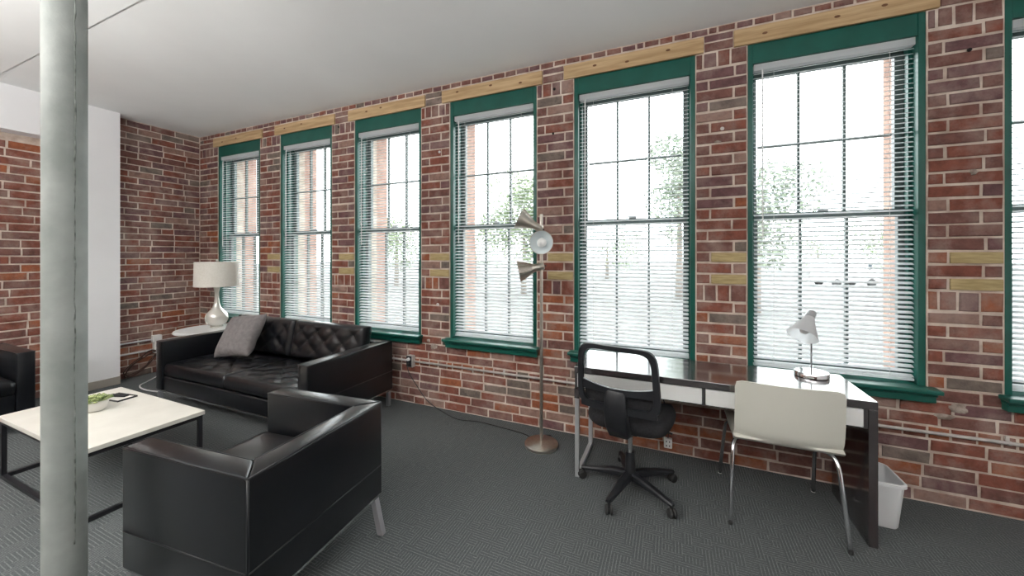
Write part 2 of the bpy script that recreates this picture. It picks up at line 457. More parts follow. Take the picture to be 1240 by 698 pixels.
# left wall: far strip and the brick seen past the column
items = []
for k in range(41):
    z = .0 + .0775 * k; h = .0655
    if z + h > ZC: h = ZC - z - .004
    if h < .02: break
    for (u, v) in fill(2.185, YW - .004, .228, k % 2 == 0):
        items.append((XL + R.uniform(-.002, .003), (u + v) / 2, z + h / 2, v - u, h + R.uniform(-.004, .002), pick(z + .4, False)))
for k in range(33):
    z = .0 + .0835 * k; h = .070
    if z + h > 2.735: break
    for (u, v) in fill(-.5, 1.695, .24, k % 2 == 0):
        items.append((XL + R.uniform(-.002, .003), (u + v) / 2, z + h / 2, v - u, h + R.uniform(-.004, .002), R.choice([BR[0], BR[0], BR[2], BR[1], BR[0]])))
lay(wall_left, items, ROT_LEFT, PI / 2)
# holes and plugs left in the piers
for x, z, r, k in ((1.60, 2.71, .011, 'hole'), (-.93, 2.93, .012, 'hole'), (-.94, 2.55, .010, 'hole'), (-2.10, 2.52, .013, 'plaster'), (.33, 2.42, .014, 'plaster'), (-3.45, 2.95, .010, 'hole'), (-2.12, 1.02, .016, 'plaster')):
    o = obj('anchor_hole' if k == 'hole' else 'plaster_plug', lathe([(0, 0), (r, 0), (r * .8, .008), (0, .008)], 12, Matrix.Translation((x, YW - .002, z)) @ Matrix.Rotation(PI / 2, 4, 'X')), M[k], wall_back)
def patch(x, z, w_, h, seed):
    rg = random.Random(seed); bm = bmesh.new(); n = 14
    c = bm.verts.new((x, YW - .004, z)); o_ = []; i_ = []
    for k in range(n):
        a = 2 * PI * k / n; r = rg.uniform(.7, 1.15)
        i_.append(bm.verts.new((x + .7 * r * w_ * math.cos(a), YW - .004, z + .7 * r * h * math.sin(a)))); o_.append(bm.verts.new((x + r * w_ * math.cos(a), YW + .004, z + r * h * math.sin(a))))
    for k in range(n):
        bm.faces.new((c, i_[k], i_[(k + 1) % n])); bm.faces.new((i_[k], o_[k], o_[(k + 1) % n], i_[(k + 1) % n]))
    obj('mortar_patch', bm, M['patch'], wall_back, True)
for x, z, w_, h in ((1.555, .592, .06, .040), (1.50, .535, .05, .022), (-2.17, .60, .05, .035), (-2.23, .655, .03, .022), (1.62, 1.99, .020, .022), (.30, 2.33, .03, .010)):
    if w_: patch(x, z, w_, h, int(x * 1000))
# pine lintels
for i, (a, b, z0, z1) in enumerate(LINT):
    o = struct(obj('trim_%d' % (i + 3), B(a, b, YW - .012, YW + .05, z0, z1, bev=.004), M['pine']))
    for q in range(3 if i > 2 else 2):
        x = a + (b - a) * (.22 + .28 * q + R.uniform(-.05, .05)); z = z0 + R.uniform(.04, .08)
        obj('wood_knot', lathe([(0, 0), (.012, 0), (.008, .002), (0, .002)], 10, Matrix.Translation((x, YW - .0115, z)) @ Matrix.Rotation(PI / 2, 4, 'X') @ Matrix.Diagonal((1.5, .8, 1, 1))), M['knot'], o)

# ------------------------------------------------------------------ windows
def slat_mesh(w_):
    bm = bmesh.new(); d = .0175; sag = .0035; t = .0009
    prof = [(-d, 0), (0, sag), (d, 0), (d, -t), (0, sag - t), (-d, -t)]
    e = [[bm.verts.new((sx_ * w_ / 2, y, z)) for y, z in prof] for sx_ in (-1, 1)]
    for j in range(6): bm.faces.new((e[0][j], e[0][(j + 1) % 6], e[1][(j + 1) % 6], e[1][j]))
    bm.faces.new(e[0]); bm.faces.new(e[1][::-1])
    bm.transform(Matrix.Rotation(math.radians(21), 4, 'X'))
    bmesh.ops.recalc_face_normals(bm, faces=bm.faces[:])
    me = bpy.data.meshes.new('slat'); bm.to_mesh(me); bm.free(); me.materials.append(M['blind']); return me
BLABEL = ['white slatted blind in the corner window behind the table lamp',
          'white slatted blind in the second window, behind the left half of the sofa',
          'white slatted blind in the window above the right arm of the sofa',
          'white slatted blind in the window just left of the three-headed floor lamp',
          'white slatted blind behind the black office chair, right of the floor lamp',
          'white slatted blind behind the desk lamp with the white shade',
          'white slatted blind cut off by the right edge of the view']
for i, (a, b) in enumerate(WIN):
    wd = bpy.data.objects.new('window_%d' % (i + 1), None); C.objects.link(wd); wd.location = ((a + b) / 2, YW, ZS); struct(wd)
    W = b - a; H = ZT - ZS; hw = W / 2
    bm = bmesh.new()
    cw = .034
    box(bm, -hw, -hw + cw, .010, .22, 0, H, bev=.003); box(bm, hw - cw, hw, .010, .22, 0, H, bev=.003)
    box(bm, -hw + cw, hw - cw, .012, .22, H - .135, H, bev=.003)
    box(bm, -hw + cw, -hw + cw + .018, .075, .115, 0, H - .135, bev=.002); box(bm, hw - cw - .018, hw - cw, .075, .115, 0, H - .135, bev=.002)
    obj('casing', bm, M['green'], wd)
    bm = bmesh.new()
    box(bm, -hw - .035, hw + .035, -.092, -.006, -.008, .018, bev=.006); box(bm, -hw + .001, hw - .001, -.01, .24, -.008, .016)
    obj('sill', bm, M['green'], wd)
    bm = bmesh.new(); box(bm, -hw - .02, hw + .02, -.05, -.005, -.068, -.008, bev=.004); box(bm, -hw - .025, hw + .025, -.06, -.006, -.030, -.008, bev=.006)
    obj('apron', bm, M['green'], wd)
    xi = hw - cw - .002; zt = H - .137; zm = 1.085
    for nm, z0, z1, y0, bot, top in (('upper_sash', zm - .012, zt, .165, .03, .045), ('lower_sash', .018, zm + .032, .125, .06, .052)):
        bm = bmesh.new(); y1 = y0 + .036; st = .044
        box(bm, -xi, -xi + st, y0, y1, z0, z1); box(bm, xi - st, xi, y0, y1, z0, z1)
        box(bm, -xi + st, xi - st, y0, y1, z0, z0 + bot); box(bm, -xi + st, xi - st, y0, y1, z1 - top, z1)
        gx0, gx1, gz0, gz1 = -xi + st, xi - st, z0 + bot, z1 - top
        for q in (1, 2):
            x = gx0 + (gx1 - gx0) * q / 3; box(bm, x - .008, x + .008, y0 + .004, y1 - .004, gz0, gz1)
        z = (gz0 + gz1) / 2
        for q in range(3):
            u = gx0 + (gx1 - gx0) * q / 3 + .0105; v = gx0 + (gx1 - gx0) * (q + 1) / 3 - .0105
            box(bm, u, v, y0 + .004, y1 - .004, z - .008, z + .008)
        s = obj(nm, bm, M['sash'], wd)
        pw, ph = (gx1 - gx0) / 3 - .02, (gz1 - gz0) / 2 - .012
        pm = bpy.data.meshes.new('pane'); pb = B(-pw / 2, pw / 2, -.002, .002, -ph / 2, ph / 2)
        pb.to_mesh(pm); pb.free(); pm.materials.append(M['glass'])
        for q in range(3):
            for r_ in range(2):
                inst('pane', pm, s, (gx0 + (gx1 - gx0) * (q + .5) / 3, y0 + .018, gz0 + (gz1 - gz0) * (r_ * .5 + .25)))
        if nm == 'lower_sash':
            obj('sash_lock', B(-.03, .03, y0 - .0, y0 + .03, z1 + .0005, z1 + .018, bev=.003), M['greymetal'], s)
    # exterior brick jambs beyond the sash
    # blind
    bl = thing('window_blind', BLABEL[i], 'blind', ((a + b) / 2, YW + .046, 0), 0, 'white slatted window blinds')
    bw = W - 2 * cw - .014
    obj('headrail', B(-bw / 2, bw / 2, -.026, .022, 2.806, 2.852, bev=.003), M['blind'], bl)
    sm = slat_mesh(bw - .006); n = 68; zt_, zb_ = 2.790, .752
    for k in range(n): inst('slat', sm, bl, (R.uniform(-.0015, .0015), 0, zt_ + (zb_ - zt_) * k / (n - 1)), (R.uniform(-.03, .03), R.uniform(-.0012, .0012), 0))
    obj('bottom_rail', B(-bw / 2, bw / 2, -.014, .014, .722, .738, bev=.003), M['blind'], bl)
    for sx_ in (-1, 1): obj('lift_cord', T([(sx_ * bw * .36, -.0185, 2.806), (sx_ * bw * .36, -.0185, .735)], .0011, 5), M['cord'], bl)
    obj('tilt_wand', T([(-bw / 2 + .05, -.030, 2.812), (-bw / 2 + .05, -.034, 2.0), (-bw / 2 + .052, -.034, 1.62)], .0045, 6), M['cord'], bl)
# exterior face and deep jambs of the brick wall
bm = bmesh.new()
for a, b in WIN:
    pass
for i in range(0, len(xs), 2): box(bm, xs[i] + (.004 if i else 0), xs[i + 1] - .004, YW + .335, YW + .52, ZS - .06, ZT + .02)
box(bm, XL - .3, XR, YW + .335, YW + .52, -1.2, ZS - .06); box(bm, XL - .3, XR, YW + .335, YW + .52, ZT + .02, ZC + .4)
o = struct(obj('trim_10', bm, M['extbrick']))

# ------------------------------------------------------------------ conduits, outlets, cables
pc = thing('conduit_pipe', 'grey metal conduit pipe running low along the window wall', 'pipe', (0, YW, .437))
obj('pipe', T([(-3.2, -.022, .004), (-2.47, -.022, 0)], .0105, 8), M['galv'], pc, True)
obj('pipe', T([(-2.39, -.022, 0), (-.4, -.022, .0), (1.2, -.022, 0), (3.2, -.022, 0)], .0105, 8), M['galv'], pc, True)
for x in (-1.4, -.2, 1.75, 2.4):
    bm = bmesh.new(); tube(bm, [(x - .008, -.022, 0), (x + .008, -.022, 0)], .0135, 8); box(bm, x - .008, x + .008, -.012, -.001, .010, .035)
    obj('strap', bm, M['galv'], pc)
ob = thing('outlet_box', 'metal outlet box with black cover on the brick beside the sofa arm', 'outlet', (-2.43, YW, .437))
obj('box', B(-.032, .038, -.048, -.002, -.058, .058, bev=.003), M['galv'], ob)
obj('cover_plate', B(-.034, .028, -.053, -.0485, -.054, .054, bev=.002), M['blackplastic'], ob)
obj('plug', lathe([(0, 0), (.016, 0), (.014, .02), (0, .022)], 14, Matrix.Translation((-.003, -.053, .024)) @ Matrix.Rotation(PI / 2, 4, 'X')), M['whiteplastic'], ob)
obj('plug', lathe([(0, 0), (.014, 0), (.012, .022), (0, .024)], 14, Matrix.Translation((-.003, -.053, -.024)) @ Matrix.Rotation(PI / 2, 4, 'X')), M['rubber'], ob)
tag(obj('lamp_cable', T(smooth_path([(-2.433, YW - .078, .40), (-2.42, YW - .06, .32), (-2.33, YW - .05, .20), (-2.2, YW - .06, .08), (-2.02, YW - .07, .008), (-1.8, 2.92, .006), (-1.6, 2.95, .006), (-1.35, 2.93, .006), (-1.14, 2.90, .006), (-1.05, 2.85, .008)]), .0038, 6), M['rubber'], None, True), 'thin black cable dropping from the outlet box to the floor lamp', 'cable')
pl = thing('conduit_pipe', 'pair of white conduit pipes on the brick left of the sofa', 'pipe', (XL, 2.2, 0))
obj('pipe', T([(.02, -.01, .43), (.02, .332, .43)], .010, 8), M['cablewhite'], pl, True)
obj('pipe', T([(.02, -.01, .295), (.02, .346, .295)], .010, 8), M['cablewhite'], pl, True)
obj('pipe', T([(.02, .445, .40), (.02, .84, .40)], .010, 8), M['cablewhite'], pl, True)
jb = thing('junction_box', 'white outlet box with sockets on the brick left of the sofa', 'outlet', (XL, 2.58, .36))
obj('upper_box', B(-.002, .05, -.045, .045, .035, .12, bev=.004), M['whiteplastic'], jb)
obj('lower_box', B(-.002, .045, -.03, .04, -.11, .033, bev=.004), M['whiteplastic'], jb)
for z in (-.07, -.01): obj('socket', B(.045, .048, -.014, .022, z - .018, z + .018, bev=.002), M['greymetal'], jb)
def coil(c, ry, rz, n, turns, jit, x0, x1):
    pts = []
    for k in range(n):
        t = k / (n - 1); a = 2 * PI * turns * t
        pts.append((x0 + (x1 - x0) * abs(math.sin(a * .5)) + R.uniform(0, .01), c[0] + math.cos(a) * ry * (1 - .15 * t) + R.uniform(-jit, jit), c[1] + math.sin(a) * rz + .10 * math.cos(a) + R.uniform(-jit, jit)))
    return pts
tag(obj('cable_coil', T(smooth_path(coil((2.42, .16), .17, .075, 26, 3, .02, XL + .03, XL + .06), 4), .006, 6), M['cablebrown'], None, True), 'loops of brown cable hanging against the brick left of the sofa', 'cable')
tag(obj('power_cable', T(smooth_path([(XL + .06, 2.60, .255), (XL + .07, 2.59, .16), (XL + .10, 2.60, .06), (XL + .22, 2.52, .008), (XL + .40, 2.34, .007), (XL + .52, 2.22, .007), (XL + .75, 2.18, .007), (XL + 1.0, 2.22, .007), (XL + 1.25, 2.30, .007)]), .007, 6), M['cablewhite'], None, True), 'white power cable trailing over the carpet left of the sofa', 'cable')

# ------------------------------------------------------------------ column
bm = bmesh.new(); n = 40; nz_ = 60; r0 = .0617; rings = []
for k in range(nz_ + 1):
    z = (ZC - .006) * k / nz_; ring = []
    for j in range(n):
        a = 2 * PI * j / n
        rr = r0 * (1 + .012 * noise.noise(Vector((math.cos(a) * 1.5, math.sin(a) * 1.5, z * 2.5))))
        ring.append(bm.verts.new((rr * math.cos(a), rr * math.sin(a), z)))
    rings.append(ring)
for p, q in zip(rings, rings[1:]):
    for j in range(n): bm.faces.new((p[j], p[(j + 1) % n], q[(j + 1) % n], q[j]))
bm.faces.new(rings[0][::-1]); bm.faces.new(rings[-1])
colm = tag(obj('iron_column', bm, M['column'], None, True), 'grey painted round column standing in the left foreground', 'column'); colm.location = (-2.250, .661, 0)
sa = math.atan2(-.659, 2.256) + .42
pts = [(math.cos(sa) * (r0 + .0005) , math.sin(sa) * (r0 + .0005), .35 + 2.6 * k / 70) for k in range(71)]
pts = [(x + R.uniform(-.0016, .0016), y + R.uniform(-.0016, .0016), z) for x, y, z in pts]
obj('weld_seam', T(pts, [.0022 + R.uniform(-.001, .0012) for _ in pts], 5), M['columnseam'], colm, True)

# ------------------------------------------------------------------ upholstery
def tufted(w_, d, t, nx, ny, depth, res=9, rnd=.035, crown=.02):
    """cushion lying in XY, bottom at z=0; nx*ny tuft pitches; returns bm, button points"""
    bm = bmesh.new(); gx, gy = max(nx * res, 16), max(ny * res, 16)
    px, py = w_ / (nx + 1), d / (ny + 1)
    def h(x, y):
        a, b = x / px, y / py
        e = min(w_ / 2 - abs(x), d / 2 - abs(y))
        k = min(1, e / rnd); rim = (1 - math.sqrt(max(0, 1 - (1 - k) ** 2))) * rnd
        if nx:
            f = abs(math.sin(PI * (a + b) / 2 + (PI / 2 if (nx + ny) % 2 else 0))) * abs(math.sin(PI * (a - b) / 2 + (PI / 2 if (nx - ny) % 2 else 0)))
            fade = min(1, max(0, (e - .02) / (min(px, py) * .8)))
            dip = depth * (1 - f ** .38) * fade
        else: dip = 0
        wob = .004 * noise.noise(Vector((x * 9, y * 9, w_)))
        return t + crown * (1 - (2 * x / w_) ** 2) * (1 - (2 * y / d) ** 2) - rim - dip + wob
    g = [[None] * (gy + 1) for _ in range(gx + 1)]
    def sp(i, n_, s):                                     # denser near rim
        u = -1 + 2 * i / n_; return s / 2 * (u * .75 + .25 * math.sin(u * PI / 2))
    for i in range(gx + 1):
        for j in range(gy + 1):
            x, y = sp(i, gx, w_), sp(j, gy, d); g[i][j] = bm.verts.new((x, y, h(x, y)))
    for i in range(gx):
        for j in range(gy): bm.faces.new((g[i][j], g[i + 1][j], g[i + 1][j + 1], g[i][j + 1]))
    loop = [g[i][0] for i in range(gx)] + [g[gx][j] for j in range(gy)] + [g[gx - i][gy] for i in range(gx)] + [g[0][gy - j] for j in range(gy)]
    prev = loop
    for z, s in (((t - rnd) * .6, 1.012), (.02, 1.0), (0, .97)):
        cur = [bm.verts.new((v.co.x * s, v.co.y * (1 + (s - 1) * w_ / d), z)) for v in loop]
        for k in range(len(loop)): bm.faces.new((prev[k], cur[k], cur[(k + 1) % len(loop)], prev[(k + 1) % len(loop)]))
        prev = cur
    bm.faces.new(prev)
    btn = []
    if nx:
        for i in range(-nx, nx + 1):
            for j in range(-ny, ny + 1):
                x, y = i * px, j * py
                if abs(x) < w_ / 2 - .03 and abs(y) < d / 2 - .03:
                    s1 = math.sin(PI * (i + j) / 2 + (PI / 2 if (nx + ny) % 2 else 0)); s2 = math.sin(PI * (i - j) / 2 + (PI / 2 if (nx - ny) % 2 else 0))
                    if abs(s1) < .01 and abs(s2) < .01: btn.append((x, y, h(x, y)))
    return bm, btn
btn_bm = lathe([(0, .006), (.007, .005), (.011, .001), (.011, -.003), (0, -.004)], 10)
btn_me = bpy.data.meshes.new('button'); btn_bm.to_mesh(btn_me); btn_bm.free(); btn_me.materials.append(M['black_leather'])
btn_me.polygons.foreach_set('use_smooth', [True] * len(btn_me.polygons))
def cushion(name, parent, mtx, *a, **k):
    bm, bt = tufted(*a, **k); bm.transform(mtx); o = obj(name, bm, M['black_leather'], parent, True)
    for p in bt:
        q = mtx @ Matrix.Translation(p); b = inst('button', btn_me, o); b.matrix_local = q
    return o
def panel(x0, x1, y0, y1, z0, z1, bev=.016):
    return B(x0, x1, y0, y1, z0, z1, bev=bev, seg=3)
def piping(bm, pts): tube(bm, pts, .0042, 6, closed=True)
def pipe(par, pts, r=.004, n=6): obj('piping', T(pts, r, n), M['seam'], par, True)
def prism(poly, z0, z1, bev=.012):
    bm = bmesh.new(); lo = [bm.verts.new((x, y, z0)) for x, y in poly]; hi = [bm.verts.new((x, y, z1)) for x, y in poly]
    k = len(poly); bm.faces.new(lo[::-1]); bm.faces.new(hi)
    for j in range(k): bm.faces.new((lo[j], lo[(j + 1) % k], hi[(j + 1) % k], hi[j]))
    bmesh.ops.bevel(bm, geom=bm.edges[:], offset=bev, segments=3, profile=.5, affect='EDGES')
    return bm
def seat_base(t, W, D, zb, zt, th, seatz, seam=.185, rake=0.0):
    hw, hd = W / 2, D / 2
    for s in (-1, 1):
        x0, x1 = (-hw, -hw + th) if s < 0 else (hw - th, hw)
        xi_, xo_ = (x1, x0) if s < 0 else (x0, x1)
        a = obj('arm', prism([(xo_, -hd), (xi_, -hd), (xi_, hd - th), (xo_, hd - .001)], zb, zt), M['black_leather'], t, True, 40)
        e = .004
        pipe(a, [(xo_ - s * e, hd - e, zt - e), (xo_ - s * e, -hd + e, zt - e), (xi_ + s * e, -hd + e, zt - e), (xi_ + s * e, hd - th, zt - e)], .0042, 6)
        xo = x0 if s < 0 else x1; so = s
        pipe(a, [(xo + so * .0005, -hd + .012, zb + seam), (xo + so * .0005, hd - .004, zb + seam)], .0035, 6)
    b = obj('back', prism([(-hw + .001, hd), (hw - .001, hd), (hw - th, hd - th + .001), (-hw + th, hd - th + .001)], zb, zt), M['black_leather'], t, True, 40)
    e = .004
    pipe(b, [(-hw + e, hd - e, zt - e), (hw - e, hd - e, zt - e)], .0042, 6)
    pipe(b, [(-hw + .004, hd + .0005, zb + seam), (hw - .004, hd + .0005, zb + seam)], .0035, 6)
    for s in (-1, 1): pipe(b, [(s * (hw - .005), hd - .005, zb + .006), (s * (hw - .005), hd - .005, zt - .006)], .0052, 8)
    pipe(b, [(-hw + th, hd - th + .004, zt - e), (hw - th, hd - th + .004, zt - e)], .0042, 6)
    obj('seat_platform', panel(-hw + th + .001, hw - th - .001, -hd + .012, hd - th - .001, zb, seatz - .125, .01), M['black_leather'], t, True, 40)
    fr = bmesh.new(); i = .012
    for (xa, xb, ya, yb) in ((-hw + i, hw - i, -hd + i, -hd + i + .03), (-hw + i, hw - i, hd - i - .03, hd - i), (-hw + i, -hw + i + .03, -hd + i + .03, hd - i - .03), (hw - i - .03, hw - i, -hd + i + .03, hd - i - .03)):
        box(fr, xa, xb, ya, yb, zb - .018, zb + .001, bev=.002)
    obj('base_frame', fr, M['chrome'], t)
    for sx_ in (-1, 1):
        for sy in (-1, 1):
            x, y = sx_ * (hw - i - .015), sy * (hd - i - .015)
            dx, dy = (-sx_ * rake * .62, rake) if sy > 0 else (0, 0)
            vs = box(bm := bmesh.new(), x - .016, x + .016, y - .016, y + .016, .004, zb - .018)
            for v in vs:
                if v.co.z < .05: v.co.x += dx; v.co.y += dy
            lg = obj('leg', bm, M['legsteel'], t)
            obj('glide', lathe([(0, 0), (.012, 0), (.012, .004), (0, .004)], 12, Matrix.Translation((x + dx, y + dy, 0))), M['rubber'], lg)
# sofa
SW, SD = 2.17, .945
sofa = thing('leather_sofa', 'black leather two-cushion sofa with button-tufted seat and back', 'sofa', (-3.662, 2.0 + SD / 2, 0))
seat_base(sofa, SW, SD, .165, .65, .115, .43)
cwid = (SW - .23) / 2
for s in (-1, 1):
    cushion('seat_cushion', sofa, Matrix.Translation((s * (cwid / 2 + .001), -.072, .305)), cwid - .006, .76, .125, 7, 7, .022, rnd=.03, crown=.012)
    cushion('back_cushion', sofa, Matrix.Translation((s * (cwid / 2 + .001), .30, .615)) @ Matrix.Rotation(math.radians(78), 4, 'X'), cwid - .012, .38, .13, 7, 3, .024, rnd=.05, crown=.02)
# armchairs
AW, AD = .80, .765
def armchair(label, loc, rz):
    t = thing('leather_armchair', label, 'armchair', loc, rz, 'black leather armchairs')
    seat_base(t, AW, AD, .160, .68, .105, .46, .165, .088)
    cushion('seat_cushion', t, Matrix.Translation((0, -.060, .337)), AW - .22, .62, .13, 0, 0, 0, res=8, rnd=.03, crown=.015)
    cushion('back_cushion', t, Matrix.Translation((0, .245, .535)) @ Matrix.Rotation(math.radians(84), 4, 'X'), AW - .225, .20, .09, 0, 0, 0, res=8, rnd=.04, crown=.01)
    return t
AW, AD = .77, .735
near = armchair('black leather armchair seen from behind in the foreground', (-1.835, 1.215, 0), math.radians(-84.5))
far = copy_tree(near); far.location = (-5.42, .933, 0); far.rotation_euler = (0, 0, math.radians(90))
far['label'] = 'black leather armchair by the left brick wall, half hidden by the column'
# throw pillow
bm = bmesh.new(); n = 26; half = []
for s in (1, -1):
    g = [[None] * (n + 1) for _ in range(n + 1)]
    for i in range(n + 1):
        for j in range(n + 1):
            u, v = -1 + 2 * i / n, -1 + 2 * j / n
            pin = 1 - .07 * (1 - u * u) * abs(v) ** 3 - .0; pin2 = 1 - .07 * (1 - v * v) * abs(u) ** 3
            th = .085 * (max(0, (1 - u ** 4)) * max(0, (1 - v ** 4))) ** .55
            wr = .010 * noise.noise(Vector((u * 2.6 + 5, v * 2.6, s * 3))) + .006 * noise.noise(Vector((u * 6, v * 2.5, s * 7)))
            g[i][j] = bm.verts.new((.235 * u * pin2, .235 * v * pin, s * (th + wr * (1 - max(abs(u), abs(v)) ** 6))))
    for i in range(n):
        for j in range(n): bm.faces.new((g[i][j], g[i + 1][j], g[i + 1][j + 1], g[i][j + 1]))
bmesh.ops.remove_doubles(bm, verts=bm.verts[:], dist=.0008)
bm.transform(Matrix.Translation((0, 0, .215)) @ Matrix.Rotation(math.radians(-6), 4, 'Y') @ Matrix.Rotation(math.radians(58), 4, 'X'))
p = tag(obj('throw_pillow', bm, M['pillow'], None, True), 'grey fabric throw pillow leaning on the left back cushion of the sofa', 'pillow')
p.location = (-4.20, 2.475, .440); p.rotation_euler = (0, 0, math.radians(8))

# ------------------------------------------------------------------ coffee table and what stands on it
ct = thing('coffee_table', 'low coffee table with pale stone top on a black steel frame', 'table', (-3.585, 1.228, 0))
tx, ty, tz = .585, .307, .42
obj('tabletop', B(-tx, tx, -ty, ty, tz - .028, tz, bev=.003), M['tabletop'], ct)
for sx_ in (-1, 1):
    for sy in (-1, 1):
        x, y = sx_ * (tx - .022), sy * (ty - .022)
        obj('leg', B(x - .012, x + .012, y - .012, y + .012, .024, tz - .052), M['blackmetal'], ct)
    x = sx_ * (tx - .022)
    obj('side_rail', B(x - .012, x + .012, -ty + .01, ty - .01, 0, .024), M['blackmetal'], ct)
    obj('top_rail', B(x - .012, x + .012, -ty + .01, ty - .01, tz - .052, tz - .028), M['blackmetal'], ct)
for sy in (-1, 1):
    y = sy * (ty - .022)
    obj('long_rail', B(-tx + .034, tx - .034, y - .012, y + .012, 0, .024), M['blackmetal'], ct)
    obj('top_rail', B(-tx + .034, tx - .034, y - .012, y + .012, tz - .052, tz - .028), M['blackmetal'], ct)
pp = thing('potted_succulent', 'small green succulents in a white bowl pot on the coffee table', 'plant', (-3.70, 1.225, tz))
obj('pot', lathe([(0, 0), (.042, 0), (.060, .015), (.071, .06), (.068, .078), (.062, .076), (.064, .062), (0, .060)], 28), M['pot'], pp, True)
def rosette(c, r, n, up):
    bm = bmesh.new()
    for ring in range(3):
        for k in range(n):
            a = 2 * PI * (k + .5 * ring) / n; e = math.radians(20 + 28 * ring + up); l = r * (1 - .22 * ring)
            d = Vector((math.cos(a) * math.cos(e), math.sin(a) * math.cos(e), math.sin(e)))
            s = Vector((-math.sin(a), math.cos(a), 0)); u = d.cross(s) * -1
            b0 = Vector(c); vs = []
            for t, ww in ((.05, .10), (.45, .30), (.8, .26), (1.0, .03)):
                q = b0 + d * (l * t) + u * (.15 * l * t * t)
                vs.append([bm.verts.new(q + s * ww * l), bm.verts.new(q + u * .10 * l), bm.verts.new(q - s * ww * l), bm.verts.new(q - u * .10 * l)])
            for p_, q_ in zip(vs, vs[1:]):
                for j in range(4): bm.faces.new((p_[j], p_[(j + 1) % 4], q_[(j + 1) % 4], q_[j]))
            bm.faces.new(vs[-1])
    return bm
for c, r, n, up in (((.0, -.012, .070), .060, 7, 14), ((-.035, .028, .068), .055, 6, 6), ((.040, .028, .068), .058, 7, 10), ((-.042, -.025, .068), .050, 6, 18), ((.046, -.022, .066), .050, 6, 4)):
    obj('succulent', rosette(c, r, n, up), M['leaf'], pp, True)
tr = thing('small_tray', 'small flat black-rimmed tray on the coffee table behind the succulents', 'tray', (-3.86, 1.405, tz), math.radians(8))
obj('tray_base', B(-.10, .10, -.055, .055, .0, .005, bev=.002), M['pot'], tr)
bm = bmesh.new()
for a in ((-.104, .104, -.060, -.055), (-.104, .104, .055, .060), (-.104, -.099, -.055, .055), (.099, .104, -.055, .055)): box(bm, *a, 0, .012, bev=.001)
obj('tray_rim', bm, M['blackmetal'], tr)
rc = thing('remote_control', 'dark slim remote control lying on the small tray', 'remote', (-3.89, 1.415, tz + .0055), math.radians(20))
obj('body', B(-.07, .07, -.019, .019, 0, .014, bev=.004), M['blackplastic'], rc)
bm = bmesh.new()
for k in range(5): box(bm, -.05 + .022 * k, -.038 + .022 * k, -.008, .008, .0141, .016)
obj('buttons_pad', bm, M['rubber'], rc)

# ------------------------------------------------------------------ side table with lamp
st = thing('side_table', 'white oval side table in the corner behind the sofa arm', 'table', (-5.10, 2.665, 0))
ov = Matrix.Diagonal((.32, .345, 1, 1))
obj('tabletop', lathe([(0, .600), (.97, .600), (1, .607), (1, .625), (.985, .63), (0, .63)], 56, ov), M['whitetable'], st)
obj('pedestal', lathe([(.05, .02), (.035, .1), (.032, .5), (.06, .599)], 24), M['whitetable'], st, True)
obj('foot', lathe([(0, 0), (.2, 0), (.2, .012), (.06, .02), (0, .02)], 40), M['whitetable'], st)
tl = thing('table_lamp', 'glass gourd table lamp with a white drum shade in the corner', 'lamp', (-5.115, 2.74, .63))
obj('base_plate', lathe([(0, 0), (.062, 0), (.066, .006), (.062, .014), (0, .016)], 32), M['glassbase'], tl, True)
obj('body', lathe([(.055, .016), (.09, .04), (.113, .08), (.118, .12), (.105, .165), (.072, .205), (.045, .24), (.030, .29), (.022, .36), (.021, .42), (.032, .475), (.034, .49), (.02, .50)], 40), M['glassbase'], tl, True)
obj('lamp_shade', lathe([(.222, .50), (.215, .795), (.2125, .795), (.2195, .50)], 56, cap=False), M['lampshade'], tl, True, 60)
obj('bulb', lathe([(0, .54), (.02, .55), (.032, .60), (.028, .63), (.013, .66), (.013, .50)], 16), M['bulb'], tl, True)
bm = T([(0, 0, .50), (0, 0, .80)], .004, 6)
for k in range(3): tube(bm, [(0, 0, .785), (.213 * math.cos(2.1 * k), .213 * math.sin(2.1 * k), .785)], .002, 5)
obj('harp', bm, M['greymetal'], tl)
obj('finial', lathe([(0, .80), (.010, .802), (.014, .815), (.008, .828), (0, .83)], 14), M['glassbase'], tl, True)

# ------------------------------------------------------------------ floor lamp
fl = thing('floor_lamp', 'brushed nickel floor lamp with three cone heads between two windows', 'lamp', (-.95, 2.785, 0))
obj('base', lathe([(0, 0), (.130, 0), (.132, .006), (.132, .022), (.126, .028), (.03, .040), (.016, .046), (0, .046)], 48), M['steel'], fl, True, 40)
obj('pole', T([(0, 0, .044), (0, 0, 1.828)], .0125, 16), M['steel'], fl, True, 40)
def head(c, d, back):
    d = Vector(d).normalized(); m4 = align(d, c) @ Matrix.Scale(1.2, 4)
    h = obj('lamp_head', lathe([(.018, -.085), (.024, -.080), (.026, -.02), (.034, .0), (.052, .035), (.074, .085), (.0725, .086), (.05, .037), (.030, .004), (0, .002)], 32, m4, cap=False), [M['steel']], fl, True, 50)
    obj('shade_lining', lathe([(.0705, .083), (.0485, .038), (.029, .006), (0, .0045)], 32, m4, cap=False), M['shade_in'], h, True)
    obj('bulb', lathe([(.013, .006), (.015, .03), (.027, .05), (.030, .062), (.024, .078), (0, .086)], 20, m4), M['bulb'], h, True)
    q = Vector(c) - d * .05
    obj('pivot_arm', T([q, (q + Vector(back)) / 2, back], .007, 8), M['steel'], h, True)
    obj('rotary_switch', lathe([(0, 0), (.006, 0), (.006, .016), (0, .018)], 10, align(-d, Vector(c) - d * .102)), M['blackplastic'], h)
head((-.078, -.03, 1.752), (-.80, -.28, .42), (0, 0, 1.70))
head((.055, -.115, 1.592), (.16, -.97, .06), (0, 0, 1.585))
head((-.072, -.03, 1.400), (-.85, -.34, -.18), (0, 0, 1.42))
obj('foot_switch', B(-.03, .03, .128, .165, 0, .022, bev=.004), M['blackplastic'], fl)

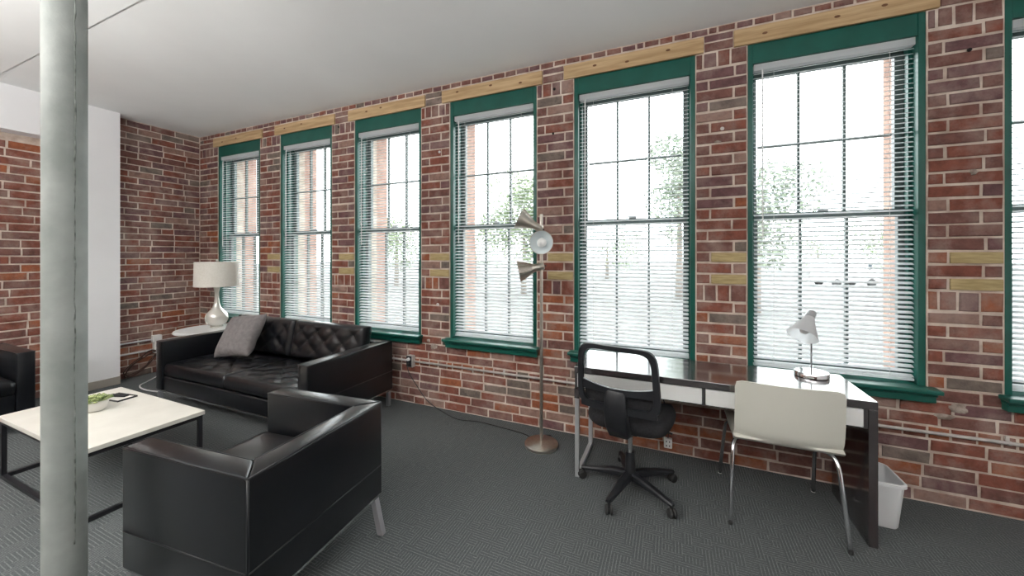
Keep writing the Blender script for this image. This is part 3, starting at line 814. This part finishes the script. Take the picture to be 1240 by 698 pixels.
# ------------------------------------------------------------------ desk
dk = thing('writing_desk', 'dark wood desk with white drawer fronts under the windows', 'desk', (-.612, 2.485, 0))
DW, DD = 1.578, .485
obj('desktop', B(0, DW, 0, DD, .708, .75, bev=.002), M['espresso'], dk)
bm = bmesh.new()
box(bm, .004, DW - .045, .02, DD - .01, .60, .606); box(bm, .004, DW - .045, DD - .022, DD - .01, .606, .7075)
for x in (.004, .775, DW - .057): box(bm, x, x + .016, .0, DD - .0225, .6065, .7075)
obj('drawer_carcass', bm, M['espresso'], dk)
for x0, x1 in ((.022, .773), (.793, DW - .059)):
    d = obj('drawer', B(x0, x1, -.001, .016, .612, .704, bev=.002), M['whitelam'], dk)
obj('end_panel', B(DW - .038, DW, 0, DD, 0, .7075, bev=.002), M['espresso'], dk)
obj('corner_post', B(0, .034, -.002, .03, .535, .6), M['espresso'], dk)
obj('corner_post', B(0, .034, DD - .04, DD - .01, .535, .6), M['espresso'], dk)
lg = bmesh.new()
box(lg, .003, .031, .0, .028, 0, .535, bev=.002); box(lg, .003, .031, DD - .038, DD - .01, 0, .535, bev=.002); box(lg, .003, .031, .028, DD - .038, 0, .028, bev=.002)
obj('leg_frame', lg, M['greymetal'], dk)
ps = thing('hanging_plug', 'small white plug block dangling on a cord under the desk', 'plug', (-.03, 2.94, .10))
obj('plug_block', B(-.028, .028, -.016, .016, 0, .07, bev=.006), M['whiteplastic'], ps)
bm = bmesh.new()
for z in (.02, .05):
    for x in (-.010, .010): box(bm, x - .003, x + .003, -.0175, -.016, z - .006, z + .006)
obj('socket_slots', bm, M['blackplastic'], ps)
obj('cord', T(smooth_path([(0, 0, .068), (.004, 0, .18), (-.02, .0, .30), (-.05, .0, .44), (-.05, -.0, .498)]), .004, 6), M['rubber'], ps, True)

dl = thing('desk_lamp', 'small desk lamp with white cone shade and silver base on the desk', 'lamp', (.795, 2.868, .75))
obj('base', lathe([(0, 0), (.086, 0), (.09, .004), (.09, .024), (.085, .03), (.012, .033), (0, .034)], 44), M['chrome'], dl, True, 40)
obj('stem', T([(0, 0, .032), (0, .0, .30), (.004, 0, .37)], .0045, 10), M['chrome'], dl, True)
dm = align((-.42, -.50, -.80), (-.012, -.012, .365))
sh = obj('lamp_shade', lathe([(.022, -.03), (.026, .0), (.044, .05), (.082, .135), (.0805, .136), (.042, .051), (.022, .002)], 36, dm, cap=False), M['opal'], dl, True, 60)
obj('shade_cap', lathe([(0, -.052), (.018, -.05), (.025, -.04), (.026, -.002), (.0, .0)], 24, dm), M['greymetal'], sh, True, 50)
obj('bulb', lathe([(.013, .0), (.014, .04), (.026, .07), (.028, .09), (.018, .112), (0, .118)], 18, dm), M['bulb'], sh, True)
obj('pivot_knob', lathe([(0, 0), (.012, 0), (.012, .018), (0, .02)], 14, align((-.6, -.8, .1), (.0, -.012, .36))), M['greymetal'], dl)

# ------------------------------------------------------------------ office chair (local +y = facing)
oc = thing('office_chair', 'black mesh-back office chair on casters at the desk', 'chair', (-.250, 2.50, 0), math.radians(-10))
hub = obj('hub', lathe([(0, .075), (.038, .075), (.040, .10), (.032, .13), (.027, .24), (0, .24)], 24), M['blackplastic'], oc, True, 40)
obj('gas_cylinder', T([(0, 0, .24), (0, 0, .40)], .015, 14), M['chrome'], oc, True, 40)
for k in range(5):
    a = math.radians(190 + 72 * k) ; c_, s_ = math.cos(a), math.sin(a)
    bm = bmesh.new()
    pr = [(.03, .030, .082, .118), (.12, .026, .078, .112), (.23, .021, .070, .094), (.295, .017, .066, .084), (.315, .012, .066, .080)]
    rg = []
    for r_, hw_, z0, z1 in pr:
        rg.append([bm.verts.new((r_ * c_ - y * s_, r_ * s_ + y * c_, z)) for y, z in ((-hw_, z0), (hw_, z0), (hw_, z1 - .008), (hw_ * .6, z1), (-hw_ * .6, z1), (-hw_, z1 - .008))])
    for p_, q_ in zip(rg, rg[1:]):
        for j in range(6): bm.faces.new((p_[j], p_[(j + 1) % 6], q_[(j + 1) % 6], q_[j]))
    bm.faces.new(rg[0][::-1]); bm.faces.new(rg[-1])
    sp = obj('base_spoke', bm, M['blackplastic'], oc)
    x, y = .30 * c_, .30 * s_; ra = a + R.uniform(-.9, .9)
    cs = bmesh.new()
    for sd in (-1, 1):
        m4 = Matrix.Translation((x, y, .027)) @ Matrix.Rotation(ra, 4, 'Z') @ Matrix.Translation((.012, sd * .012, 0)) @ Matrix.Rotation(PI / 2, 4, 'X')
        w_ = lathe([(0, -.009), (.022, -.009), (.027, -.004), (.027, .004), (.022, .009), (0, .009)], 20, m4)
        me = bpy.data.meshes.new('tmp'); w_.to_mesh(me); w_.free(); cs.from_mesh(me); bpy.data.meshes.remove(me)
    tube(cs, [(x, y, .03), (x, y, .067)], .007, 8)
    obj('caster', cs, M['rubber'], sp, True, 40)
# seat
bm = bmesh.new(); n = 40; prev = None; rows_ = []
for z, s in ((.425, .80), (.435, .93), (.455, .985), (.478, 1.0), (.498, .985), (.512, .93), (.518, .82), (.515, .5)):
    ring = []
    for j in range(n):
        a = 2 * PI * j / n; c_, s_ = math.cos(a), math.sin(a)
        x = .255 * s * math.copysign(abs(c_) ** .55, c_); y = .235 * s * math.copysign(abs(s_) ** .55, s_)
        ring.append(bm.verts.new((x, y + .035, z + .012 * (abs(x) / .25) ** 2 * (1 if z > .5 else 0) - (.018 if y > .17 else 0) * (z > .47))))
    rows_.append(ring)
for p_, q_ in zip(rows_, rows_[1:]):
    for j in range(n): bm.faces.new((p_[j], p_[(j + 1) % n], q_[(j + 1) % n], q_[j]))
bm.faces.new(rows_[0][::-1]); bm.faces.new(rows_[-1])
obj('seat', bm, M['blackfabric'], oc, True)
obj('tilt_mechanism', B(-.07, .07, -.10, .10, .385, .427, bev=.012), M['blackplastic'], oc, True, 40)
obj('height_lever', T([(.06, .03, .405), (.20, .05, .40), (.245, .05, .395)], .006, 8), M['blackplastic'], oc, True)
# back: rounded frame, curved; returns y for (x,z)
def bky(x, z): return -.285 + .45 * x * x - .10 * max(0, z - .62) + .12 * max(0, .62 - z)
def sq(a, hw_, hh, e):
    c_, s_ = math.cos(a), math.sin(a); return hw_ * math.copysign(abs(c_) ** e, c_), hh * math.copysign(abs(s_) ** e, s_)
BZ0, BZ1 = .590, .985; zc = (BZ0 + BZ1) / 2; hh = (BZ1 - BZ0) / 2
bm = bmesh.new(); n = 64; rg = []
for k, (ins, dy) in enumerate(((0, 0.0), (0.004, -.014), (.036, -.014), (.040, 0.0), (.036, .012), (.004, .012))):
    ring = []
    for j in range(n):
        x, z = sq(2 * PI * j / n, .240 - ins, hh - ins * (1 if k not in (2, 3, 4) else .8), .34)
        x *= 1 - .05 * (z / hh) * .8 ; z += zc
        ring.append(bm.verts.new((x, bky(x, z) + dy, z)))
    rg.append(ring)
for k in range(6):
    p_, q_ = rg[k], rg[(k + 1) % 6]
    for j in range(n): bm.faces.new((p_[j], p_[(j + 1) % n], q_[(j + 1) % n], q_[j]))
obj('back_frame', bm, M['blackplastic'], oc, True, 50)
def sheet(x0, x1, za, zb, t, dy=0, nx=16, nz=6):
    bm = bmesh.new(); V = {}
    for s in (0, 1):
        for i in range(nx + 1):
            for j in range(nz + 1):
                x = x0 + (x1 - x0) * i / nx; u = i / nx; a0 = za(u); b0 = zb(u)
                z = a0 + (b0 - a0) * j / nz; V[s, i, j] = bm.verts.new((x, bky(x, z) + dy + (t / 2 if s else -t / 2), z))
    for s in (0, 1):
        for i in range(nx):
            for j in range(nz): bm.faces.new((V[s, i, j], V[s, i + 1, j], V[s, i + 1, j + 1], V[s, i, j + 1]))
    for i in range(nx):
        for j in (0, nz): bm.faces.new((V[0, i, j], V[0, i + 1, j], V[1, i + 1, j], V[1, i, j]))
    for j in range(nz):
        for i in (0, nx): bm.faces.new((V[0, i, j], V[0, i, j + 1], V[1, i, j + 1], V[1, i, j]))
    return bm
curve = lambda u: .760 - .030 * (1 - (2 * u - 1) ** 2)
obj('mesh_panel', sheet(-.205, .205, curve, lambda u: .955, .002, .004), M['chairmesh'], oc, True)
obj('lumbar_panel', sheet(-.222, .222, lambda u: .700, lambda u: curve(u) + .002, .018, -.004), M['blackplastic'], oc, True, 40)
obj('lumbar_panel', sheet(-.222, .222, lambda u: .588, lambda u: .632, .018, -.004), M['blackplastic'], oc, True, 40)
obj('lumbar_pad', sheet(-.205, .205, lambda u: .625, lambda u: .705, .014, .030), M['blackfabric'], oc, True, 40)
bm = bmesh.new(); rg = []
for z, hw_, y0, y1 in ((.722, .052, -.306, -.268), (.69, .062, -.318, -.275), (.60, .064, -.325, -.27), (.50, .064, -.30, -.235), (.45, .062, -.25, -.19), (.428, .058, -.16, -.12), (.40, .05, -.09, -.06)):
    rg.append([bm.verts.new((x, y, z + (-.02 if y == y0 and z < .5 else 0))) for x, y in ((-hw_, y1), (-hw_, y0 + .008), (-hw_ + .01, y0), (hw_ - .01, y0), (hw_, y0 + .008), (hw_, y1))])
for p_, q_ in zip(rg, rg[1:]):
    for j in range(6): bm.faces.new((p_[j], p_[(j + 1) % 6], q_[(j + 1) % 6], q_[j]))
bm.faces.new(rg[0]); bm.faces.new(rg[-1][::-1])
obj('back_support', bm, M['blackplastic'], oc, True, 50)

# ------------------------------------------------------------------ cream shell chair (local +y = facing desk)
wc = thing('shell_chair', 'cream moulded shell chair with thin chrome legs at the desk', 'chair', (.560, 2.655, 0))
prof = smooth_path([(0, -.318, .815), (0, -.312, .70), (0, -.300, .58), (0, -.282, .515), (0, -.235, .472), (0, -.14, .455), (0, .0, .452), (0, .12, .458), (0, .18, .452), (0, .20, .435)], 5)
bm = bmesh.new(); V = []; nx = 18
for k, p_ in enumerate(prof):
    row = []
    for i in range(nx + 1):
        u = -1 + 2 * i / nx; hw_ = .243 - (.006 if p_.z > .79 else 0) + (-.02 if k > len(prof) - 6 else 0)
        bend = .040 * u * u if p_.y < -.27 else 0
        lift = .012 * u * u * (1 if p_.y > -.2 else 0)
        cz = (-.012 * abs(u) ** 14 if k == 0 else 0)
        row.append(bm.verts.new((hw_ * u, p_.y + bend, p_.z + lift + cz)))
    V.append(row)
for p_, q_ in zip(V, V[1:]):
    for i in range(nx): bm.faces.new((p_[i], p_[i + 1], q_[i + 1], q_[i]))
bmesh.ops.recalc_face_normals(bm, faces=bm.faces[:])
ret = bmesh.ops.solidify(bm, geom=bm.faces[:], thickness=.011)
obj('seat_shell', bm, M['cream'], wc, True, 45)
for sx_ in (-1, 1):
    obj('leg', T(smooth_path([(sx_ * .10, -.10, .438), (sx_ * .19, -.12, .438), (sx_ * .232, -.16, .42), (sx_ * .245, -.20, .33), (sx_ * .263, -.262, .008)]), .0115, 10), M['chrome'], wc, True)
    obj('leg', T(smooth_path([(sx_ * .10, .08, .438), (sx_ * .19, .10, .438), (sx_ * .232, .13, .42), (sx_ * .243, .18, .33), (sx_ * .260, .268, .008)]), .0115, 10), M['chrome'], wc, True)
    for y in (-.264, .270): obj('glide', lathe([(0, 0), (.011, 0), (.012, .012), (.0095, .02), (0, .02)], 12, Matrix.Translation((sx_ * (.263 if y < 0 else .260), y, 0))), M['rubber'] if y < 0 else M['whiteplastic'], wc)
bm = bmesh.new()
for y in (-.10, .08): tube(bm, [(-.10, y, .438), (.10, y, .438)], .0115, 10)
box(bm, -.11, .11, -.12, .10, .441, .445)
obj('under_frame', bm, M['chrome'], wc)

# ------------------------------------------------------------------ waste bin
wb = thing('waste_bin', 'white plastic waste bin on the carpet at the dark end of the desk', 'bin', (1.075, 2.795, 0))
def rr(hx, hy, r, z, n=8):
    out = []
    for cx, cy, a0 in ((hx - r, hy - r, 0), (-hx + r, hy - r, 90), (-hx + r, -hy + r, 180), (hx - r, -hy + r, 270)):
        for k in range(n + 1):
            a = math.radians(a0 + 90 * k / n); out.append((cx + r * math.cos(a), cy + r * math.sin(a), z))
    return out
bm = bmesh.new(); rg = [[bm.verts.new(p) for p in rr(hx, hy, r_, z)] for hx, hy, r_, z in ((.062, .095, .03, 0), (.066, .10, .03, .01), (.084, .125, .035, .255), (.081, .122, .033, .255), (.063, .097, .028, .012))]
for p_, q_ in zip(rg, rg[1:]):
    for j in range(len(p_)): bm.faces.new((p_[j], p_[(j + 1) % len(p_)], q_[(j + 1) % len(p_)], q_[j]))
bm.faces.new(rg[0][::-1]); bm.faces.new(rg[-1])
bn = obj('bin_body', bm, M['binplastic'], wb, True, 50)
bm = bmesh.new(); rg = [[bm.verts.new(p) for p in rr(hx, hy, r_, z)] for hx, hy, r_, z in ((.0845, .1255, .035, .243), (.092, .133, .04, .243), (.092, .133, .04, .258), (.081, .122, .033, .2605), (.081, .122, .033, .2555))]
for p_, q_ in zip(rg, rg[1:]):
    for j in range(len(p_)): bm.faces.new((p_[j], p_[(j + 1) % len(p_)], q_[(j + 1) % len(p_)], q_[j]))
obj('rim', bm, M['binplastic'], wb, True, 50)

# ------------------------------------------------------------------ outside: street level, trees, a van
GZ = -1.2
struct(obj('ground', B(-120, 120, YW + .53, 160, GZ - .2, GZ), M['pavement']))
def tree(name, label, loc, h, r, m_, conifer=False, n=2600, seed=1):
    rg = random.Random(seed)
    t = thing(name, label, 'tree', loc, 0, 'trees outside the windows')
    obj('trunk', T([(0, 0, 0), (.05, 0, h * .4), (0, .05, h * .8)], [.22, .16, .06], 8), M['bark'], t, True)
    V, F = [], []
    blobs = [(Vector((rg.uniform(-.6, .6) * r, rg.uniform(-.6, .6) * r, h * rg.uniform(.45, .95))), r * rg.uniform(.35, .6)) for _ in range(16)]
    for k in range(n):
        if conifer:
            z = h * (.15 + .85 * rg.random() ** 1.3); a = rg.uniform(0, 2 * PI); q = r * (1 - z / h) * rg.uniform(.3, 1.05) + .1
            p_ = Vector((q * math.cos(a), q * math.sin(a), z - .15 * q))
        else:
            c_, br_ = rg.choice(blobs); d = Vector((rg.gauss(0, 1), rg.gauss(0, 1), rg.gauss(0, 1))).normalized(); p_ = c_ + d * br_ * rg.uniform(.6, 1.05)
        s = rg.uniform(.07, .17) * (h / 8) ** .5; u = Vector((rg.gauss(0, 1), rg.gauss(0, 1), rg.gauss(0, .6))).normalized(); v = u.orthogonal().normalized()
        v.rotate(Matrix.Rotation(rg.uniform(0, 6.28), 3, u)); b0 = len(V)
        V += [tuple(p_ - u * s), tuple(p_ + v * s * .5), tuple(p_ + u * s), tuple(p_ - v * s * .5)]; F.append((b0, b0 + 1, b0 + 2, b0 + 3))
    me = bpy.data.meshes.new('crown'); me.from_pydata(V, [], F); me.materials.append(m_)
    o = bpy.data.objects.new('crown', me); C.objects.link(o); o.parent = t
def at(u, d):      # a point outside at image column u and forward distance d
    f = 450.; n = math.hypot(1042, f); r = (u - 620) / f * d
    return (r * 1042 / n - d * f / n, r * f / n + d * 1042 / n, GZ)
tree('spreading_tree', 'tall feathery tree outside, right of centre behind the office chair window', at(822, 23), 9.6, 2.6, M['foliage2'], False, 5200, 3)
tree('leafy_tree', 'leafy tree outside the window just left of the floor lamp', at(634, 26), 7.6, 2.8, M['foliage'], False, 7000, 5)
tree('leafy_tree', 'tree whose branches reach into the left half of the window behind the desk lamp', at(915, 17), 6.4, 2.4, M['foliage2'], False, 4600, 7)
tree('rounded_tree', 'low rounded tree outside the window above the right arm of the sofa', at(480, 34), 6.0, 3.6, M['foliage'], False, 7000, 9)
tree('rounded_tree', 'distant low tree outside, right of the van behind the desk lamp window', at(1075, 42), 6.0, 4.5, M['foliage'], False, 5000, 11)
for k, (u, d, s) in enumerate(((575, 44, 13), (735, 44, 15), (900, 52, 17), (990, 56, 19))):
    pos = at(u, d)
    tree('hedge_tree', ['far green tree line seen through the window left of the floor lamp', 'far green tree line seen through the window behind the office chair', 'far green trees at the left edge of the desk lamp window', 'far green trees above the parked van'][k], pos, 5.2, 5.0, M['foliage'], False, 6000, s)
vx, vy, vz = at(1022, 33)
vn = thing('parked_van', 'white van parked outside beyond the window behind the desk lamp', 'van', (vx, vy, GZ), math.radians(25))
bm = bmesh.new(); box(bm, -2.3, 1.3, -.95, .95, .45, 2.45, bev=.12); obj('cargo_body', bm, M['vanpaint'], vn, True, 40)
bm = bmesh.new(); box(bm, 1.25, 2.4, -.92, .92, .45, 1.5, bev=.15); box(bm, 1.2, 1.75, -.88, .88, 1.4, 2.2, bev=.12); cb_ = obj('cab', bm, M['vanpaint'], vn, True, 40)
obj('side_window', B(1.25, 1.65, -.90, -.87, 1.5, 2.05), M['darkglass'], cb_)
for x in (-1.5, 1.6):
    for y in (-.9, .9):
        obj('wheel', lathe([(0, -.1), (.34, -.1), (.36, -.06), (.36, .06), (.34, .1), (0, .1)], 24, Matrix.Translation((x, y, .36)) @ Matrix.Rotation(PI / 2, 4, 'X')), M['rubber'], vn)
